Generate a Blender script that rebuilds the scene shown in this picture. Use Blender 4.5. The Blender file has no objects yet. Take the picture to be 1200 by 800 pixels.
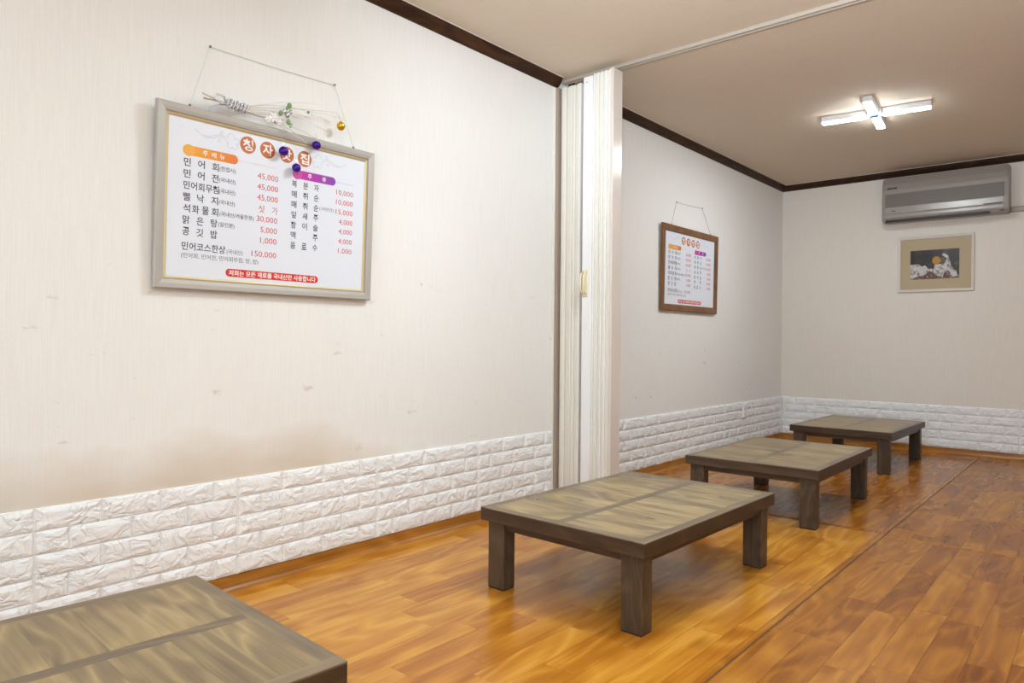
import bpy, bmesh, math, random
from mathutils import Vector, Matrix
random.seed(7)
SC = bpy.context.scene
COL = SC.collection

# ------------------------------------------------------------------ camera
yaw, pitch, roll = 0.70798, -0.0017, 0.0086
cd = bpy.data.cameras.new('camera'); cd.sensor_width = 36; cd.lens = 24.83
cd.clip_start = .02
cam = bpy.data.objects.new('camera', cd); COL.objects.link(cam)
F = Vector((-math.sin(yaw)*math.cos(pitch), math.cos(yaw)*math.cos(pitch), math.sin(pitch)))
r0 = Vector((math.cos(yaw), math.sin(yaw), 0)); u0 = r0.cross(F)
rr = math.cos(roll)*r0 + math.sin(roll)*u0; uu = -math.sin(roll)*r0 + math.cos(roll)*u0
M = Matrix((rr, uu, -F)).transposed().to_4x4(); M.translation = (2.6754, 0, 1.0002)
cam.matrix_world = M
SC.camera = cam

# ------------------------------------------------------------------ world, lights, exposure
w = bpy.data.worlds.new('world'); SC.world = w; w.use_nodes = True
w.node_tree.nodes['Background'].inputs[0].default_value = (.9, .95, 1, 1)
w.node_tree.nodes['Background'].inputs[1].default_value = .3
SC.view_settings.view_transform = 'Standard'; SC.view_settings.look = 'None'
SC.view_settings.exposure = 0.25; SC.view_settings.gamma = 1.0
SC.view_settings.use_curve_mapping = False

LED_FRONT = 60.0       # emission of the front room ceiling lamps
LED_BACK = 55.0       # emission of the back room ceiling lamp

def area(name, loc, target, size, size_y, power, color):
    l = bpy.data.lights.new(name, 'AREA'); l.shape = 'RECTANGLE'; l.size = size; l.size_y = size_y
    l.energy = power; l.color = color
    o = bpy.data.objects.new(name, l); COL.objects.link(o); o.location = loc
    o.rotation_euler = (Vector(target)-Vector(loc)).to_track_quat('-Z', 'Y').to_euler()
    return o
# daylight entering through the wide window in the wall behind the camera
area('window_daylight', (2.3, -1.42, 1.55), (1.6, 3.0, 1.2), 2.4, 1.3, 40, (.84, .94, 1))
# the photographer's flash, turned up to bounce off the ceiling over the camera
fl_ = bpy.data.lights.new('bounce_flash', 'SPOT'); fl_.energy = 620; fl_.color = (.80, .92, 1.0); fl_.spot_size = math.radians(88); fl_.spot_blend = .8; fl_.shadow_soft_size = .06
fo_ = bpy.data.objects.new('bounce_flash', fl_); COL.objects.link(fo_); fo_.location = (2.75, -.15, 1.3)
fo_.rotation_euler = (Vector((2.35, 1.35, 2.64))-fo_.location).to_track_quat('-Z', 'Y').to_euler()

# ------------------------------------------------------------------ materials
def newmat(name):
    m = bpy.data.materials.new(name); m.use_nodes = True
    return m, m.node_tree, m.node_tree.nodes['Principled BSDF']
def N(nt, t, **kw):
    n = nt.nodes.new(t)
    for k, v in kw.items():
        if k in n.inputs: n.inputs[k].default_value = v
        else: setattr(n, k, v)
    return n
def plain(name, col, rough=.5, metal=0, spec=.5, emit=None, es=0):
    m, nt, b = newmat(name)
    b.inputs['Base Color'].default_value = (*col, 1); b.inputs['Roughness'].default_value = rough
    b.inputs['Metallic'].default_value = metal; b.inputs['Specular IOR Level'].default_value = spec
    if emit: b.inputs['Emission Color'].default_value = (*emit, 1); b.inputs['Emission Strength'].default_value = es
    return m
def ramp(nt, fac, stops):
    r = nt.nodes.new('ShaderNodeValToRGB'); e = r.color_ramp.elements
    while len(e) < len(stops): e.new(.5)
    for i, (p, c) in enumerate(stops): e[i].position = p; e[i].color = (*c, 1)
    nt.links.new(fac, r.inputs[0]); return r.outputs[0]
def math_(nt, op, a, b=None, c=None):
    n = nt.nodes.new('ShaderNodeMath'); n.operation = op
    for i, x in enumerate((a, b, c)):
        if x is None: continue
        if isinstance(x, (int, float)): n.inputs[i].default_value = x
        else: nt.links.new(x, n.inputs[i])
    return n.outputs[0]

def wood(name, cols, along=1, rough=.35, ring=9., fine=90., tone=.35, hue=.0, bump=.03, knots=True, spec=.5, coat=0):
    """long grained wood; grain runs on local axis `along`; every object gets its own grain and tone"""
    m, nt, b = newmat(name); L = nt.links.new
    tc = N(nt, 'ShaderNodeTexCoord'); oi = N(nt, 'ShaderNodeObjectInfo')
    off = N(nt, 'ShaderNodeVectorMath', operation='SCALE'); off.inputs[0].default_value = (37.1, 53.7, 91.3)
    L(oi.outputs['Random'], off.inputs['Scale'])
    add = N(nt, 'ShaderNodeVectorMath', operation='ADD'); L(tc.outputs['Object'], add.inputs[0]); L(off.outputs[0], add.inputs[1])
    def mapped(across, long):
        mp = N(nt, 'ShaderNodeMapping'); s = [across]*3; s[along] = long; mp.inputs['Scale'].default_value = s
        L(add.outputs[0], mp.inputs[0]); return mp.outputs[0]
    n1 = N(nt, 'ShaderNodeTexNoise', Scale=1., Detail=2., Roughness=.5, Distortion=.3); L(mapped(ring*.55, ring*.12), n1.inputs[0])
    rings = math_(nt, 'FRACT', math_(nt, 'MULTIPLY', n1.outputs[0], 10.))
    tri = math_(nt, 'ABSOLUTE', math_(nt, 'MULTIPLY_ADD', rings, 2., -1.))
    n2 = N(nt, 'ShaderNodeTexNoise', Scale=1., Detail=3., Roughness=.6); L(mapped(fine, fine*.035), n2.inputs[0])
    n3 = N(nt, 'ShaderNodeTexNoise', Scale=1., Detail=2.); L(mapped(9., 2.2), n3.inputs[0])
    f = math_(nt, 'MULTIPLY_ADD', math_(nt, 'POWER', tri, 1.6), .24, math_(nt, 'MULTIPLY', n2.outputs[0], .50))
    f = math_(nt, 'MULTIPLY_ADD', n3.outputs[0], .50, f)
    f = math_(nt, 'ADD', f, math_(nt, 'MULTIPLY_ADD', oi.outputs['Random'], tone, -.5*tone))
    c = ramp(nt, f, [(.22, cols[0]), (.5, cols[1]), (.72, cols[2]), (.95, cols[3])])
    if knots:
        v = N(nt, 'ShaderNodeTexVoronoi', Scale=1.); L(mapped(3.6, 1.5), v.inputs[0])
        k = ramp(nt, v.outputs['Distance'], [(.0, (.35, .35, .35)), (.13, (1, 1, 1))])
        mx = N(nt, 'ShaderNodeMix', data_type='RGBA'); L(k, mx.inputs[0])
        mx.inputs[6].default_value = (*[x*.6 for x in cols[0]], 1); L(c, mx.inputs[7]); c = mx.outputs[2]
    L(c, b.inputs['Base Color'])
    L(math_(nt, 'MULTIPLY_ADD', n3.outputs[0], .12, rough-.06), b.inputs['Roughness'])
    b.inputs['Specular IOR Level'].default_value = spec
    if coat: b.inputs['Coat Weight'].default_value = coat; b.inputs['Coat Roughness'].default_value = .12
    bp = N(nt, 'ShaderNodeBump', Strength=bump, Distance=.002); L(n2.outputs[0], bp.inputs['Height']); L(bp.outputs[0], b.inputs['Normal'])
    return m

def wallpaper(name, c1, c2, low_tan=None, rough=.75, vert=True):
    m, nt, b = newmat(name); L = nt.links.new
    tc = N(nt, 'ShaderNodeTexCoord')
    def ns(sc, det=2., rgh=.5):
        mp = N(nt, 'ShaderNodeMapping'); mp.inputs['Scale'].default_value = sc; L(tc.outputs['Object'], mp.inputs[0])
        n = N(nt, 'ShaderNodeTexNoise', Scale=1., Detail=det, Roughness=rgh); L(mp.outputs[0], n.inputs[0]); return n.outputs[0]
    a = ns((260, 260, 5) if vert else (5, 200, 5)); c = ns((60, 60, 330) if vert else (120, 8, 8)); d = ns((1.3, 1.3, 1.3))
    f = math_(nt, 'MULTIPLY_ADD', a, .5, math_(nt, 'MULTIPLY', c, .3)); f = math_(nt, 'MULTIPLY_ADD', d, .2, f)
    col = ramp(nt, f, [(.38, c1), (.60, c2)])
    if low_tan:
        sep = N(nt, 'ShaderNodeSeparateXYZ'); L(tc.outputs['Object'], sep.inputs[0])
        s = ns((1.1, .9, 1.6), 4., .6)
        # tan tone growing towards the floor and near end, irregular upper edge, plus flecks
        hh = math_(nt, 'MULTIPLY_ADD', s, .9, math_(nt, 'MULTIPLY_ADD', sep.outputs['Z'], -1.15, math_(nt, 'MULTIPLY_ADD', sep.outputs['Y'], -.13, .42)))
        msk = ramp(nt, hh, [(0, (0, 0, 0)), (.35, (1, 1, 1))])
        s2 = ns((7, 7, 13), 3., .6); sp = ramp(nt, s2, [(.665, (0, 0, 0)), (.72, (.5, .5, .5))])
        zb = math_(nt, 'COMPARE', sep.outputs['Z'], .85, .45)
        sp = math_(nt, 'MULTIPLY', sp, zb)
        tot = math_(nt, 'MAXIMUM', math_(nt, 'MULTIPLY', msk, .75), sp)
        mx = N(nt, 'ShaderNodeMix', data_type='RGBA'); L(tot, mx.inputs[0]); L(col, mx.inputs[6]); mx.inputs[7].default_value = (*low_tan, 1)
        col = mx.outputs[2]
    L(col, b.inputs['Base Color']); b.inputs['Roughness'].default_value = rough
    b.inputs['Specular IOR Level'].default_value = .25
    bp = N(nt, 'ShaderNodeBump', Strength=.25, Distance=.001); L(f, bp.inputs['Height']); L(bp.outputs[0], b.inputs['Normal'])
    return m

def foam():
    m, nt, b = newmat('white_foam_brick'); L = nt.links.new
    tc = N(nt, 'ShaderNodeTexCoord'); oi = N(nt, 'ShaderNodeObjectInfo')
    off = N(nt, 'ShaderNodeVectorMath', operation='SCALE'); off.inputs[0].default_value = (17.1, 33.7, 11.3); L(oi.outputs['Random'], off.inputs['Scale'])
    add = N(nt, 'ShaderNodeVectorMath', operation='ADD'); L(tc.outputs['Object'], add.inputs[0]); L(off.outputs[0], add.inputs[1])
    n = N(nt, 'ShaderNodeTexNoise', Scale=15., Detail=3., Roughness=.5, Distortion=.7); L(add.outputs[0], n.inputs[0])
    rg = math_(nt, 'ABSOLUTE', math_(nt, 'MULTIPLY_ADD', n.outputs[0], 4., -2.))
    rg = math_(nt, 'POWER', math_(nt, 'MINIMUM', rg, 1.), .6)
    bp = N(nt, 'ShaderNodeBump', Strength=.75, Distance=.008); L(rg, bp.inputs['Height']); L(bp.outputs[0], b.inputs['Normal'])
    b.inputs['Base Color'].default_value = (.88, .895, .915, 1); b.inputs['Roughness'].default_value = .5
    b.inputs['Specular IOR Level'].default_value = .35
    return m

MT = {}
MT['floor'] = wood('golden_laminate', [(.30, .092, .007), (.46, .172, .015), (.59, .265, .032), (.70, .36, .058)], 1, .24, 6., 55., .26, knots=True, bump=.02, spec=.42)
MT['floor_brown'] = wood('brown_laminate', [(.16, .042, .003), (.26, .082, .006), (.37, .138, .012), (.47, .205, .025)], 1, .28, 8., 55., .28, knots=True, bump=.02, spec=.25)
MT['floor_dim_seam'] = wood('dim_and_seam_laminate', [(.20, .056, .004), (.31, .10, .007), (.41, .155, .013), (.50, .22, .028)], 1, .24, 7., 55., .26, knots=True, bump=.02, spec=.45)  # back-left planks carry the dim back room's shade in this colour; seams share it
MT['skirt'] = wood('golden_skirting', [(.20, .07, .010), (.33, .125, .017), (.42, .17, .025), (.5, .22, .04)], 1, .25, 5., 60., .1, knots=False)
MT['skirtx'] = wood('golden_skirting_back', [(.20, .07, .010), (.33, .125, .017), (.42, .17, .025), (.5, .22, .04)], 0, .25, 5., 60., .1, knots=False)
TC = [(.09, .058, .030), (.20, .138, .066), (.33, .235, .108), (.47, .345, .16)]
MT['top'] = wood('olive_brown_tabletop', TC, 0, .30, 9., 60., .17, bump=.02, spec=.4)
TD = [(.026, .015, .009), (.05, .029, .017), (.075, .045, .027), (.105, .068, .04)]
MT['border'] = wood('brown_table_border', [(.075, .05, .030), (.13, .09, .052), (.20, .14, .078), (.28, .20, .11)], 1, .32, 7., 60., .1, knots=False, bump=.02)
MT['borderx'] = wood('brown_table_border_across', [(.075, .05, .030), (.13, .09, .052), (.20, .14, .078), (.28, .20, .11)], 0, .32, 7., 60., .1, knots=False, bump=.02)
MT['side'] = wood('dark_table_edge', TD, 1, .42, 8., 70., .1, bump=.05)
MT['sidex'] = wood('dark_table_edge_across', TD, 0, .42, 8., 70., .1, bump=.05)
MT['leg'] = wood('dark_table_leg', [(.026, .017, .011), (.058, .037, .024), (.09, .06, .038), (.125, .085, .055)], 2, .45, 16., 130., .15, knots=False, bump=.08)
MT['foot'] = plain('black_foot_pad', (.01, .01, .01), .6)
MT['crown'] = wood('dark_crown_moulding', [(.012, .005, .002), (.032, .012, .005), (.052, .021, .009), (.075, .032, .015)], 1, .5, 8., 60., .05, knots=False, bump=.05, spec=.2)
MT['crownx'] = wood('dark_crown_moulding_back', [(.012, .005, .002), (.032, .012, .005), (.052, .021, .009), (.075, .032, .015)], 0, .5, 8., 60., .05, knots=False, bump=.05, spec=.2)
MT['wall'] = wallpaper('cream_wallpaper', (.81, .795, .775), (.86, .85, .835), (.60, .49, .36))
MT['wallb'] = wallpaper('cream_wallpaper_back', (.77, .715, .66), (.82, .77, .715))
MT['ceil'] = wallpaper('pinkish_beige_ceiling_paper', (.63, .53, .425), (.67, .57, .46), vert=False)
MT['foam'] = foam()
MT['grout'] = plain('foam_joint', (.84, .82, .79), .7)
MT['rail'] = plain('beige_rail', (.42, .36, .30), .5)
MT['bead'] = plain('cream_caulk', (.62, .55, .47), .6)
MT['fold_cream'] = plain('cream_vinyl_fold', (.80, .765, .70), .38)
MT['fold_pale'] = plain('pale_vinyl_fold', (.84, .82, .78), .38)
MT['post_white'] = plain('white_vinyl_post', (.86, .86, .88), .3)
MT['post_pink'] = plain('pale_pink_post', (.70, .62, .57), .16)
MT['brown_gap'] = plain('brown_jamb', (.36, .28, .23), .5)
MT['gold_handle'] = plain('ivory_gold_handle', (.84, .76, .55), .3, .2)
MT['steel'] = plain('screw_steel', (.5, .5, .5), .3, 1)
MT['silver'] = plain('brushed_silver_frame', (.47, .445, .41), .5, .25)
MT['gold_lip'] = plain('pale_gold_lip', (.66, .53, .30), .35, .3)
MT['shadow_gap'] = plain('dark_frame_rebate', (.10, .07, .05), .6)
MT['poster'] = plain('white_poster', (.77, .81, .90), .32)
MT['ink'] = plain('dark_ink', (.045, .042, .065), .5)
MT['greyink'] = plain('grey_ink', (.07, .066, .09), .5)
MT['redink'] = plain('red_ink', (.60, .055, .05), .5)
MT['redpill'] = plain('red_banner', (.66, .03, .02), .4)
MT['orange'] = plain('orange_badge', (.52, .13, .022), .45)
MT['white'] = plain('white_ink', (.88, .86, .84), .5)
MT['palegold'] = plain('pale_orange_ring', (.86, .48, .16), .5)
MT['palepink'] = plain('pale_magenta_ring', (.62, .16, .33), .5)
MT['lilac'] = plain('lilac_grey_line', (.62, .62, .68), .5)
MT['rule_o'] = plain('orange_rule', (.80, .50, .40), .5)
MT['rule_p'] = plain('purple_rule', (.55, .42, .62), .5)
def gradmat(name, c1, c2, u0_, u1_):
    m, nt, b = newmat(name); tc = N(nt, 'ShaderNodeTexCoord'); s = N(nt, 'ShaderNodeSeparateXYZ')
    nt.links.new(tc.outputs['Object'], s.inputs[0]); mr = N(nt, 'ShaderNodeMapRange'); mr.inputs['From Min'].default_value = u0_; mr.inputs['From Max'].default_value = u1_
    nt.links.new(s.outputs['X'], mr.inputs[0]); nt.links.new(ramp(nt, mr.outputs[0], [(0, c1), (1, c2)]), b.inputs['Base Color']); return m
MT['opill'] = gradmat('orange_gradient_pill', (.85, .40, .02), (.74, .17, .02), .10, .32)
MT['ppill'] = gradmat('magenta_to_purple_pill', (.62, .01, .33), (.22, .045, .44), .56, .78)
MT['brownframe'] = wood('brown_picture_frame', [(.10, .04, .015), (.17, .072, .026), (.22, .095, .035), (.27, .13, .05)], 1, .4, 8., 60., .1, knots=False)
MT['cord'] = plain('pale_green_cord', (.52, .66, .60), .5)
MT['cord_grey'] = plain('grey_cord', (.22, .20, .18), .5)
MT['nail'] = plain('dull_nail', (.18, .18, .17), .4, .6)
MT['picframe'] = plain('off_white_frame', (.66, .62, .56), .45)
MT['mat'] = plain('tan_mount', (.50, .405, .27), .8)
MT['ac'] = plain('ac_grey_plastic', (.30, .265, .24), .4)
MT['ac_gloss'] = plain('ac_glossy_plastic', (.36, .33, .305), .2)
MT['ac_grille'] = plain('ac_grille_grey', (.19, .165, .148), .5)
MT['ac_dark'] = plain('ac_dark_slot', (.02, .017, .015), .5)
MT['duct'] = plain('grey_duct', (.38, .35, .32), .5)
MT['housing'] = plain('lamp_housing', (.62, .60, .60), .4)
MT['led_b'] = plain('led_diffuser', (.9, .9, .9), .5, emit=(.89, .97, 1), es=LED_BACK)
MT['led_f'] = plain('led_diffuser_front', (.9, .9, .9), .5, emit=(.80, .93, 1), es=LED_FRONT)
MT['blue_film'] = plain('blue_film', (.06, .30, .62), .3)
MT['stem'] = plain('bleached_stem', (.72, .68, .64), .6)
MT['stemt'] = plain('tan_stem', (.55, .44, .32), .6)
MT['ribbon'] = plain('silver_ribbon', (.70, .73, .80), .25, .5)
MT['petal'] = plain('white_petal', (.86, .86, .85), .6)
MT['bud'] = plain('green_bud', (.22, .38, .15), .5)
MT['budsilver'] = plain('silver_bud', (.6, .6, .66), .25, .7)
MT['purple'] = plain('purple_bauble', (.055, .012, .30), .18, .55)
MT['goldball'] = plain('gold_bauble', (.72, .43, .03), .25, .7)
MT['outlet'] = plain('white_outlet_plastic', (.88, .87, .86), .35)

# ------------------------------------------------------------------ helpers
def link(name, bm, mats, parent=None, smooth=False, kind=None):
    me = bpy.data.meshes.new(name); bm.normal_update(); bm.to_mesh(me); bm.free()
    for mm in (mats if isinstance(mats, (list, tuple)) else [mats]): me.materials.append(mm)
    if smooth:
        for p in me.polygons: p.use_smooth = True
    return linkme(name, me, parent, kind)
def linkme(name, me, parent=None, kind=None, loc=None, rot=None):
    o = bpy.data.objects.new(name, me); COL.objects.link(o)
    if parent: o.parent = parent
    if kind: o['kind'] = kind
    if loc: o.location = loc
    if rot: o.rotation_euler = rot
    return o
def empty(name, loc=(0, 0, 0), rot=(0, 0, 0)):
    o = bpy.data.objects.new(name, None); COL.objects.link(o); o.location = loc; o.rotation_euler = rot
    o.empty_display_size = .1; return o
def tag(o, label, cat, group=None):
    o['label'] = label; o['category'] = cat
    if group: o['group'] = group
    return o
def structure(o, label): o['kind'] = 'structure'; o['label'] = label; return o
def box(bm, x0, x1, y0, y1, z0, z1, bev=0, mi=0, seg=1):
    r = bmesh.ops.create_cube(bm, size=1)
    for v in r['verts']:
        v.co = Vector(((x0+x1)/2+v.co.x*(x1-x0), (y0+y1)/2+v.co.y*(y1-y0), (z0+z1)/2+v.co.z*(z1-z0)))
    fs = set(f for v in r['verts'] for f in v.link_faces)
    for f in fs: f.material_index = mi
    if bev:
        es = list(set(e for f in fs for e in f.edges))
        rb = bmesh.ops.bevel(bm, geom=es, offset=bev, segments=seg, affect='EDGES', profile=.5)
        for f in rb['faces']: f.material_index = mi
def bx(*a, **k): bm = bmesh.new(); box(bm, *a, **k); return bm
def prism(bm, pts, axis, a0, a1, mi=0):
    """closed 2D outline extruded along axis (0,1,2); pts give the other two coordinates in order"""
    def P(p, a):
        q = [0, 0, 0]; o = [i for i in range(3) if i != axis]; q[o[0]] = p[0]; q[o[1]] = p[1]; q[axis] = a; return q
    A = [bm.verts.new(P(p, a0)) for p in pts]; B = [bm.verts.new(P(p, a1)) for p in pts]
    n = len(pts)
    fs = [bm.faces.new(A), bm.faces.new(B[::-1])] + [bm.faces.new((A[i], B[i], B[(i+1) % n], A[(i+1) % n])) for i in range(n)]
    for f in fs: f.material_index = mi
    bmesh.ops.recalc_face_normals(bm, faces=fs)
def tube(bm, pts, r, seg=6, r1=None):
    pts = [Vector(p) for p in pts]; rings = []
    for i, p in enumerate(pts):
        d = (pts[min(i+1, len(pts)-1)]-pts[max(i-1, 0)]).normalized()
        a = d.orthogonal().normalized() if i == 0 else (a - d*a.dot(d)).normalized()
        b = d.cross(a); rad = r if r1 is None else r+(r1-r)*i/(len(pts)-1)
        rings.append([bm.verts.new(p+a*rad*math.cos(2*math.pi*k/seg)+b*rad*math.sin(2*math.pi*k/seg)) for k in range(seg)])
    for A, B in zip(rings, rings[1:]):
        for k in range(seg): bm.faces.new((A[k], A[(k+1) % seg], B[(k+1) % seg], B[k]))
    bm.faces.new(rings[0][::-1]); bm.faces.new(rings[-1])
def ball(bm, c, r, u=14, v=9, sc=(1, 1, 1)):
    q = bmesh.ops.create_uvsphere(bm, u_segments=u, v_segments=v, radius=r)
    for x in q['verts']: x.co = Vector((x.co.x*sc[0], x.co.y*sc[1], x.co.z*sc[2]))+Vector(c)

# ------------------------------------------------------------------ the room
YB, ZC, XR, YF = 7.484, 2.64, 4.4, -1.5
Z0, RH, NR = .055, .077, 5
wl = structure(link('wall_left', bx(-.12, 0, YF, YB+.12, 0, ZC), MT['wall']), 'long cream papered wall on the left with white foam bricks along its foot')
wb = structure(link('wall_back', bx(0, XR, YB, YB+.12, 0, ZC), MT['wallb']), 'cream papered far wall with white foam bricks along its foot')
wr = structure(link('wall_right', bx(XR, XR+.12, YF-.12, YB+.12, 0, ZC), MT['wallb']), 'cream papered wall on the right, outside the picture')
# rear wall with a wide window behind the camera
bm = bmesh.new()
box(bm, -.12, 1.0, YF-.12, YF, 0, ZC); box(bm, 3.6, XR, YF-.12, YF, 0, ZC); box(bm, 1.0, 3.6, YF-.12, YF, 0, .8); box(bm, 1.0, 3.6, YF-.12, YF, 2.3, ZC)
wf = structure(link('wall_front', bm, MT['wallb']), 'cream papered wall behind the camera with a wide window')
wn = structure(empty('window_1', (2.3, YF, 1.55)), 'wide two sash window behind the camera')
bm = bmesh.new()
for a in ((-1.3, -1.25, -.75, .75), (1.25, 1.3, -.75, .75), (-1.25, 1.25, -.75, -.7), (-1.25, 1.25, .7, .75), (-.025, .025, -.7, .7)):
    box(bm, a[0], a[1], -.10, -.03, a[2], a[3], .004)
link('window_frame', bm, MT['post_white'], wn)
gm, gnt, gb = newmat('window_glass'); gb.inputs['Transmission Weight'].default_value = 1; gb.inputs['Roughness'].default_value = .02
for s in (-1, 1): link('pane', bx(min(s*.02, s*1.26), max(s*.02, s*1.26), -.07, -.064, -.71, .71), gm, wn)
ce = structure(link('ceiling', bx(-.12, XR+.12, YF-.12, YB+.12, ZC, ZC+.1), MT['ceil']), 'low ceiling covered in pinkish beige paper')

# floor: sub-floor slab, planks, welded seams
fl = structure(link('floor', bx(-.12, XR+.12, YF-.12, YB+.12, -.1, -.003), plain('dark_subfloor', (.08, .035, .012), .6)), 'glossy golden brown wood plank floor with a long seam')
PW = .111; GAP = .0007; cache = {}
def plank_mesh(w_, l_, m='floor'):
    k = (round(w_, 3), round(l_, 3), m)
    if k not in cache:
        b_ = bmesh.new(); a, c = k[0]/2-GAP/2, k[1]/2-GAP/2
        box(b_, -a, a, -c, c, -.0025, 0)
        b_.normal_update(); me = bpy.data.meshes.new('plank'); b_.to_mesh(me); b_.free(); me.materials.append(MT[m]); cache[k] = me
    return cache[k]
planks = []
def columns(xs, offs):
    for i, (xa, xb) in enumerate(xs):
        o = offs[i % len(offs)]; y = YF+o-.62
        while y < YB:
            L_ = (.60, .585, .62, .48, .60)[int(abs(y*10+i*3)) % 5]
            a, b = max(y, YF), min(y+L_, YB)
            cs = 4.105 if xa < 1.735 else 4.062      # the sheets are cut along this cross seam
            for a_, b_ in (((a, cs), (cs, b)) if a < cs < b else ((a, b),)):
                if b_-a_ > .02: planks.append(((xa+xb)/2, (a_+b_)/2, xb-xa, b_-a_))
            y += L_
left = []; x = 0.0
XS = 1.735
while x < XS-.001: left.append((x, min(x+PW, XS))); x += PW
right = []; x = 1.768
while x < XR-.001: right.append((x, min(x+PW, XR))); x += PW
columns(left, [.12, .47, .29, .02, .38, .21, .55, .09, .33])
columns(right, [.31, .05, .44, .19, .52, .27, .0, .39])
def pm_(p): return 'floor_brown' if p[0] > XS else ('floor' if p[1] < 4.0 else 'floor_dim_seam')
cp = Vector((2.6754, 0, 1.0))
def score(p):
    d = Vector((p[0], p[1], 0))-cp; z = d.dot(F)
    if z < .3: return -1
    u = d.dot(rr)/z*.69; v = d.dot(uu)/z
    if abs(u*1.2) > .62 or abs(v) > .62: return -1/z
    return p[2]*p[3]/z**3
planks.sort(key=lambda p: -score(p))
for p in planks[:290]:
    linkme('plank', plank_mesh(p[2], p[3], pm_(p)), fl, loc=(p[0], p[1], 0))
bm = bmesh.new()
for p in planks[290:]: box(bm, p[0]-p[2]/2+GAP/2, p[0]+p[2]/2-GAP/2, p[1]-p[3]/2+GAP/2, p[1]+p[3]/2-GAP/2, -.0025, 0, mi={'floor': 0, 'floor_brown': 1, 'floor_dim_seam': 2}[pm_(p)])
link('planking', bm, [MT['floor'], MT['floor_brown'], MT['floor_dim_seam']], fl, kind='stuff')
bm = bmesh.new(); prism(bm, [(1.7355, 0), (1.739, .0018), (1.759, .0018), (1.7615, -.002), (1.7355, -.002)], 1, YF, YB-.02)
link('seam_strip', bm, MT['floor_dim_seam'], fl)
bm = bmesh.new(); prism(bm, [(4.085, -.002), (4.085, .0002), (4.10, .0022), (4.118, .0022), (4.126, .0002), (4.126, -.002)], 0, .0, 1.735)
link('seam_strip', bm, MT['floor_dim_seam'], fl)
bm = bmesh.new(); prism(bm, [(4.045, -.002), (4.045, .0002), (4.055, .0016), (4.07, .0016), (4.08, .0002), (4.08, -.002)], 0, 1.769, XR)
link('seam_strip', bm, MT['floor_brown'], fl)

# coved skirting of the same vinyl
prof = [(0, 0), (.030, 0), (.024, .004), (.016, .012), (.011, .026), (.009, Z0-.001), (0, Z0-.001)]
for (a, b) in ((YF, 3.5), (3.66, YB)):
    bm = bmesh.new(); prism(bm, prof, 1, a, b); o = structure(link('baseboard_left', bm, MT['skirt']), 'golden brown coved skirting below the bricks of the left wall, '+('front' if a < 0 else 'back')+' room')
bm = bmesh.new(); prism(bm, [(YB-p[0], p[1]) for p in prof], 0, .009, XR)
structure(link('baseboard_back', bm, MT['skirtx']), 'golden brown coved skirting below the bricks of the far wall')

# foam bricks: few raised, irregular variants per size
bcache = {}; BT = .009
def brick_mesh(w_, var):
    k = (round(w_, 3), var)
    if k in bcache: return bcache[k]
    rn = random.Random(var*31+int(k[0]*1000)); b_ = bmesh.new(); a = k[0]/2-.0009; c = RH/2-.0012
    def ring(fx, fz, y, jx=0, jz=0, n=True):
        pts = [(-1, -1), (-.35, -1), (.3, -1), (1, -1), (1, 0), (1, 1), (.35, 1), (-.3, 1), (-1, 1), (-1, 0)]
        return [b_.verts.new((px*(a-fx)+rn.uniform(-jx, jx), y+(rn.uniform(-.0012, .0016) if jx else 0), pz*(c-fz)+rn.uniform(-jz, jz))) for px, pz in pts]
    R0 = ring(0, 0, 0); R1 = ring(.0035, .002, -BT*.6); R2 = ring(.010, .0075, -BT*.9, .0015, .001)
    ix = min(.022, a*.4); R3 = ring(ix, .017, -BT-.002, min(.007, a*.12), .004)
    for A, B in ((R0, R1), (R1, R2), (R2, R3)):
        for i in range(10): b_.faces.new((A[i], A[(i+1) % 10], B[(i+1) % 10], B[i]))
    ctr = b_.verts.new((0, -BT-.003, 0))
    for i in range(10): b_.faces.new((R3[i], R3[(i+1) % 10], ctr))
    bmesh.ops.recalc_face_normals(b_, faces=b_.faces[:])
    # outward is -Y for an open shell: make sure
    b_.normal_update()
    if sum(f.normal.y for f in b_.faces) > 0: bmesh.ops.reverse_faces(b_, faces=b_.faces[:])
    me = bpy.data.meshes.new('brick'); b_.to_mesh(me); b_.free(); me.materials.append(MT['foam']); bcache[k] = me
    return me
def brick_run(wall, seam0, a, b, place, rot, types='AAAAAAAAAAAA'):
    """fills [a,b] of the wall with panels .70 wide starting at seam0 (<= a)"""
    s = seam0; pi = 0
    while s < b-.01:
        t = types[pi % len(types)]
        for row in range(NR):
            full_first = (row % 2 == 0) == (t == 'A')
            ws = [.2, .2, .2, .1] if full_first else [.1, .2, .2, .2]
            q = s
            for w_ in ws:
                lo, hi = max(q, a), min(q+w_, b); q += w_
                if hi-lo < .012: continue
                lo2 = lo+(.0012 if abs(lo-s) < 1e-4 else 0); hi2 = hi-(.0012 if abs(hi-s-.7) < 1e-4 else 0)
                z = Z0+RH*(NR-row-.5)
                linkme('brick', brick_mesh(hi2-lo2, random.randrange(5)), wall, loc=place((lo2+hi2)/2, z), rot=rot)
        s += .7; pi += 1
BX = .003
o = link('joint_panel', bx(0, BX, YF, 3.515, Z0, Z0+RH*NR-.001), MT['grout'], wl)
o = link('joint_panel', bx(0, BX, 3.66, YB, Z0, Z0+RH*NR-.001), MT['grout'], wl)
o = link('joint_panel', bx(BX, XR, YB-BX, YB, Z0, Z0+RH*NR-.001), MT['grout'], wb)
RL = (0, 0, math.pi/2)
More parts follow.
